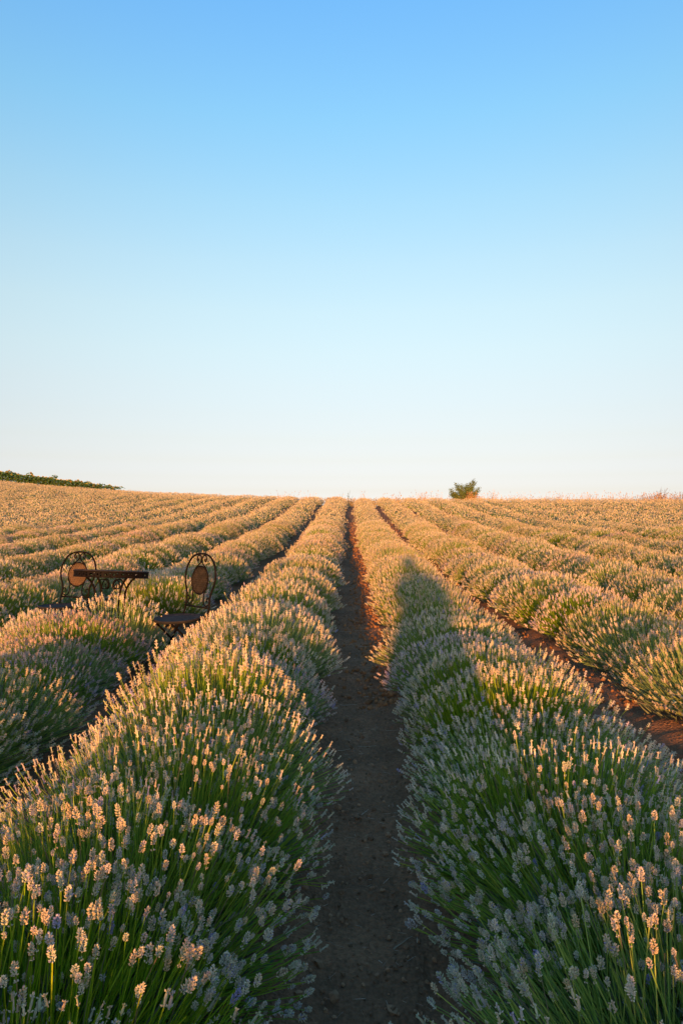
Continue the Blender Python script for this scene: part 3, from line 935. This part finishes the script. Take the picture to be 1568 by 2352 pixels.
# ------------------------------------------------------------------ sunflowers behind the crest
def sunflower_mesh(seed):
    g = np.random.default_rng(seed)
    mb = MB()
    H = 1.62
    bend = g.normal(0, .05, 2)
    P = catmull([(0, 0, 0), (bend[0]*.4, bend[1]*.4, H*.5), (bend[0], bend[1], H*.93), (bend[0]*1.5 + .05, bend[1]*1.5, H)], 4)
    mb.tube(P, np.linspace(.017, .011, len(P)), 5, col=(.10, .15, .05))
    for k in range(13):
        z = .35 + .095 * k + g.uniform(-.03, .03)
        th = k * 2.4 + g.uniform(-.3, .3); L = g.uniform(.28, .42) * (1.1 - .35 * abs(z - .9))
        o = np.array([math.cos(th), math.sin(th), 0]); s_ = np.array([-o[1], o[0], 0]); b = P[min(len(P)-1, int(z / H * (len(P)-1)))]
        up = np.array([0, 0, 1.0])
        pts = [b, b + o*.10 + up*.04, b + o*(.10+L*.3) + s_*L*.36 + up*.05, b + o*(.10+L*.3) - s_*L*.36 + up*.05,
               b + o*(.10+L*.72) + s_*L*.25 - up*.02, b + o*(.10+L*.72) - s_*L*.25 - up*.02, b + o*(.10+L) - up*g.uniform(.06, .16)]
        mb.add(pts, [(0, 2, 1), (0, 1, 3), (1, 2, 4), (1, 4, 6), (1, 6, 5), (1, 5, 3)], np.array((.10, .21, .05)) * g.uniform(.7, 1.4))
    top = P[-1] + np.array([0, 0, .02])
    f = np.array([g.normal(0, .6), -1.0 if g.random() < .55 else .8, g.uniform(-.1, .5)]); f /= np.linalg.norm(f)
    M = frame_to(f[None], np.array([g.uniform(0, 6)]))[0]
    R0 = g.uniform(.07, .10)
    dv = [M @ np.array([R0*math.cos(a), R0*math.sin(a), 0]) + top for a in np.linspace(0, 6.283, 12, endpoint=False)] + [M @ np.array([0, 0, .03]) + top, M @ np.array([0, 0, -.045]) + top]
    mb.add(dv, [(k, (k+1) % 12, 12) for k in range(12)], (.10, .065, .025))
    mb.add(dv, [((k+1) % 12, k, 13) for k in range(12)], (.10, .15, .05))
    for k in range(16):
        a = k * 6.283 / 16 + g.uniform(-.1, .1); L = R0 * g.uniform(.55, .8)
        c, s_ = math.cos(a), math.sin(a)
        pv = [M @ np.array([R0*.95*c - .018*s_, R0*.95*s_ + .018*c, 0]) + top, M @ np.array([R0*.95*c + .018*s_, R0*.95*s_ - .018*c, 0]) + top, M @ np.array([(R0+L)*c, (R0+L)*s_, g.uniform(-.03, .04)]) + top]
        mb.add(pv, [(0, 1, 2)], (.55, .38, .02))
    return mb.mesh('sunflower', [M_GREEN])
SUNF = [sunflower_mesh(700 + k) for k in range(9)]
g = np.random.default_rng(88)
for row, d in enumerate((76.0, 76.7, 77.4, 78.1, 78.8)):
    u = -22.0 + row * 2.1
    while u < (282 - row * 6):
        x = at_px(u, d)
        k = int(g.integers(0, 9))
        ztop = CAM_H + (HORY - (1084 + 37 * u / 287 + g.normal(0, 2.6))) / F * d
        zg = float(ground_z(x, d))
        o = link('sunflower', SUNF[k])
        s_ = max(0.55, min(1.25, (ztop - zg) / 1.66)) * g.uniform(.95, 1.03)
        o.location = (x, d + g.uniform(-.3, .3), zg - .03)
        o.rotation_euler = (g.normal(0, .03), g.normal(0, .03), g.uniform(-.9, .9))
        o.scale = (1.05, 1.05, s_)
        tag(o, 'tall sunflower with drooping leaves in the strip along the crest', 'sunflower', 'sunflowers along the crest')
        u += g.uniform(4.0, 7.5) * (1.0 if u < 225 else 1.7)

# ------------------------------------------------------------------ litter on the path
g = np.random.default_rng(31)
cl = MB()
ico = np.array([(0, 0, 1), (.894, 0, .447), (.276, .851, .447), (-.724, .526, .447), (-.724, -.526, .447), (.276, -.851, .447), (.724, .526, -.447), (-.276, .851, -.447), (-.894, 0, -.447), (-.276, -.851, -.447), (.724, -.526, -.447), (0, 0, -1)])
icot = np.array([(0,1,2),(0,2,3),(0,3,4),(0,4,5),(0,5,1),(1,6,2),(2,7,3),(3,8,4),(4,9,5),(5,10,1),(6,7,2),(7,8,3),(8,9,4),(9,10,5),(10,6,1),(11,7,6),(11,8,7),(11,9,8),(11,10,9),(11,6,10)])
n = 3200
fx = np.concatenate([g.normal(.08, .24, 2700), g.normal(.08 + ROW_S, .25, 250), g.normal(.08 - ROW_S, .25, 250)])
fy = np.concatenate([1.3 + 9 * g.random(2700) ** 1.7, g.uniform(3, 11, 500)])
S = g.uniform(.003, .010, n) * np.where(g.random(n) < .06, 2.0, 1)
pos = np.stack([fx, fy, ground_z(fx, fy) + S * .25], 1)
for k in range(4):
    s = np.arange(n) % 4 == k
    V_ = ico * g.uniform(.65, 1.25, (12, 1))
    cl.inst(V_, icot, frame_to(g.normal(0, 1, (s.sum(), 3)), g.uniform(0, 6, s.sum())) * np.stack([S[s], S[s] * .85, S[s] * .7], 1)[:, None, :], pos[s], np.array((.27, .165, .10)) * g.uniform(.5, 1.4, (s.sum(), 1)))
for rr_, cnt in ((0, 1500), (1, 700), (2, 300)):                     # crumbly foot of the ridges
    fy = 4.6 + 24 * g.random(cnt) ** 1.4
    fx = row_x(rr_, fy) - 0.60 + 0.13 * g.normal(0, 1, cnt)
    S = g.uniform(.008, .026, cnt)
    cl.inst(ico * g.uniform(.65, 1.25, (12, 1)), icot, frame_to(g.normal(0, 1, (cnt, 3)), g.uniform(0, 6, cnt)) * np.stack([S, S * .85, S * .8], 1)[:, None, :],
            np.stack([fx, fy, ground_z(fx, fy) + S * .3], 1), np.array((.27, .145, .075)) * g.uniform(.6, 1.3, (cnt, 1)))
tag(cl.build('soil_clods', [M_BARK]), 'small crumbs and clods of dry soil scattered over the bare path', 'clods', kind='stuff')
sl = MB()
n = 1500
fx = np.concatenate([g.normal(.08, .25, 1250), g.normal(.08 + ROW_S, .25, 125), g.normal(.08 - ROW_S, .25, 125)])
fy = np.concatenate([1.3 + 11 * g.random(1250) ** 1.5, g.uniform(3, 12, 250)])
d = np.stack([g.normal(0, 1, n), g.normal(0, .7, n), g.normal(0, .10, n)], 1)
L = g.uniform(.012, .05, n); W = g.uniform(.0007, .0016, n)
sl.inst(BLADE_V, BLADE_T, frame_to(d, g.uniform(0, 6, n)) * np.stack([W, L * .6, L], 1)[:, None, :], np.stack([fx, fy, ground_z(fx, fy) + .004], 1), np.array((.40, .33, .24)) * g.uniform(.5, 1.3, (n, 1)))
tag(sl.build('straw_litter', [M_STRAW]), 'fine broken straw scattered over the bare soil path', 'straw', kind='stuff')
for k, (u, v, L, ang) in enumerate([(815, 1468, .34, .25), (770, 1430, .2, .1), (845, 1500, .25, .5), (800, 1625, .12, .05), (850, 1610, .10, -.3), (842, 1725, .11, .2), (790, 1745, .08, .5), (838, 1885, .07, 1.1), (900, 1690, .08, -.1), (925, 2190, .09, .8)]):
    y = CAM_H * F / (v - HORY - 4); x = at_px(u, y)
    ts = np.linspace(-.5, .5, 7)
    P = np.stack([x + ts * L * math.cos(ang), y + ts * L * math.sin(ang) + .15 * L * ts**2, np.zeros(7)], 1)
    P[:, 2] = ground_z(P[:, 0], P[:, 1]).max() * .5 + ground_z(P[:, 0], P[:, 1]) * .5 + .004
    o = MB().tube(P, np.linspace(.0022, .0011, 7), 5, col=(.34, .28, .20)).build('dry_stalk', [M_STRAW])
    tag(o, 'pale dry stalk lying on the bare soil path', 'stalk', 'dry stalks on the path')

# ------------------------------------------------------------------ the photographer, whose shadow falls over the row
def make_person():
    px0, py0 = 0.10, -0.34
    g0 = float(ground_z(px0, py0))
    root = empty('person', (px0, py0, g0)); root.scale = (1, 1, .945)
    J = {}
    def j(k, x, y, z, r, ry=None): J[k] = ((x, y, z), (r, ry or r))
    j('pelvis', 0, 0, .78, .125, .10); j('waist', 0, .0, .92, .115, .09); j('chest', 0, .01, 1.08, .125, .10); j('collar', 0, .0, 1.20, .09, .075)
    j('neck', -.07, .015, 1.265, .045); j('skull', -.13, .035, 1.35, .072, .082); j('crown', -.135, .03, 1.43, .062, .07); j('face', -.13, .085, 1.33, .035)
    for s, n_ in ((-1, 'a'), (1, 'b')):
        j('sh'+n_, s*.175, 0, 1.175, .06); j('el'+n_, s*.27, .06, .97, .048); j('wr'+n_, s*.095 - .10, .215, 1.235, .03); j('pa'+n_, s*.072 - .10, .235, 1.285, .026)
        for f, (dx, dz) in enumerate(((0, .01), (.0, .025), (.0, .04), (.0, .055))):
            j(f'k{f}'+n_, s*.070 - .10, .262, 1.285 + dz, .009); j(f't{f}'+n_, s*.04 - .10, .272, 1.287 + dz, .008)
        j('tb'+n_, s*.055 - .10, .215, 1.30, .010); j('tt'+n_, s*.035 - .10, .218, 1.325, .009)
        j('hip'+n_, s*.085, 0, .71, .085); j('kn'+n_, s*.10, .02, .40, .058); j('an'+n_, s*.105, -.015, .085, .04); j('to'+n_, s*.12, .13, .035, .032)
        j('he'+n_, s*.105, -.045, .035, .034)
    E = [('pelvis', 'waist'), ('waist', 'chest'), ('chest', 'collar'), ('collar', 'neck'), ('neck', 'skull'), ('skull', 'crown'), ('skull', 'face')]
    for n_ in 'ab':
        E += [('collar', 'sh'+n_), ('sh'+n_, 'el'+n_), ('el'+n_, 'wr'+n_), ('wr'+n_, 'pa'+n_), ('pa'+n_, 'tb'+n_), ('tb'+n_, 'tt'+n_), ('pelvis', 'hip'+n_), ('hip'+n_, 'kn'+n_), ('kn'+n_, 'an'+n_), ('an'+n_, 'to'+n_), ('an'+n_, 'he'+n_)]
        for f in range(4): E += [('pa'+n_, f'k{f}'+n_), (f'k{f}'+n_, f't{f}'+n_)]
    keys = list(J); ix = {k: i for i, k in enumerate(keys)}
    me = bpy.data.meshes.new('body')
    me.from_pydata([J[k][0] for k in keys], [(ix[a], ix[b]) for a, b in E], [])
    o = link('body', me, root)
    sk = o.modifiers.new('skin', 'SKIN')
    for i, k in enumerate(keys):
        me.skin_vertices[0].data[i].radius = J[k][1]
        me.skin_vertices[0].data[i].use_root = k == 'pelvis'
    ss = o.modifiers.new('subsurf', 'SUBSURF'); ss.levels = 2; ss.render_levels = 2
    # clothing by height and reach, as one procedural cloth and skin material
    m, n, l, b = new_mat('clothes_and_skin')
    tc = n.new('ShaderNodeTexCoord'); sep = n.new('ShaderNodeSeparateXYZ'); l.new(tc.outputs['Object'], sep.inputs[0])
    def gt(sock, v):
        q_ = n.new('ShaderNodeMath'); q_.operation = 'GREATER_THAN'; q_.inputs[1].default_value = v; l.new(sock, q_.inputs[0]); return q_.outputs[0]
    def mix(f, a, bb):
        q_ = n.new('ShaderNodeMix'); q_.data_type = 'RGBA'; l.new(f, q_.inputs[0])
        for s_, v in ((6, a), (7, bb)):
            if isinstance(v, tuple): q_.inputs[s_].default_value = (*v, 1)
            else: l.new(v, q_.inputs[s_])
        return q_.outputs[2]
    c1 = mix(gt(sep.outputs['Z'], .06), (.05, .04, .035), (.05, .06, .09))
    c2 = mix(gt(sep.outputs['Z'], .80), c1, (.10, .10, .11))
    c3 = mix(gt(sep.outputs['Z'], 1.245), c2, (.42, .26, .19))
    c4 = mix(gt(sep.outputs['Y'], .19), c3, (.42, .26, .19))
    l.new(c4, b.inputs['Base Color']); b.inputs['Roughness'].default_value = .8
    me.materials.append(m)
    mh, n, l, b = new_mat('hair'); b.inputs['Base Color'].default_value = (.03, .02, .015, 1); b.inputs['Roughness'].default_value = .6
    hb = MB().lathe([(0, .115), (.045, .108), (.078, .08), (.092, .04), (.092, -.02), (.08, -.07), (.0, -.075)], 20)
    V_ = hb.V[0]; V_[:, 1] = V_[:, 1] * 1.05 - .008
    hair = hb.build('hair', [mh], root, True); hair.location = (-.135, .015, 1.385)
    mc, n, l, b = new_mat('coat_cloth'); b.inputs['Base Color'].default_value = (.10, .10, .11, 1); b.inputs['Roughness'].default_value = .9
    ct = MB(); sd = 40; prof = [(.10, 1.215), (.165, 1.17), (.20, 1.05), (.215, .92), (.25, .78), (.28, .62), (.30, .42), (.31, .20), (.315, .05), (.32, .045), (.30, .20), (.2, .9)]
    ct.lathe(prof, sd)
    V_ = ct.V[0]; th = np.arctan2(V_[:, 1], V_[:, 0]); lo = np.clip((1.0 - V_[:, 2]) / .55, 0, 1)
    fold = 1 + .07 * lo * np.sin(9 * th) + .03 * lo * np.sin(4 * th + 1)
    V_[:, 0] *= fold; V_[:, 1] *= fold * (.68 + .12 * lo)
    ct.build('coat', [mc], root, True)
    for s in (-1, 1):
        MB().lathe([(0, .012), (.016, .008), (.02, 0), (.0, -.012)], 10).build('ear', [m], root, True).location = (s*.085 - .13, .035, 1.34)
    tag(root, 'photographer standing on the bare path, casting the long shadow over the lavender', 'person')
    cm, n, l, b = new_mat('camera_body'); b.inputs['Base Color'].default_value = (.02, .02, .02, 1); b.inputs['Roughness'].default_value = .5
    cr = empty('photo_camera', (px0 - .10, -.105, g0 + 1.23))
    MB().box((0, 0, .035), (.12, .045, .07)).build('camera_body', [cm], cr)
    MB().lathe([(0, .0), (.028, .0), (.030, .055), (.024, .058), (0, .05)], 20).build('lens', [cm], cr, True)
    ln = cr.children[-1]; ln.rotation_euler = (R(-90), 0, 0); ln.location = (0, .02, .035)
    tag(cr, 'small black camera held up by the photographer on the path', 'camera')
make_person()
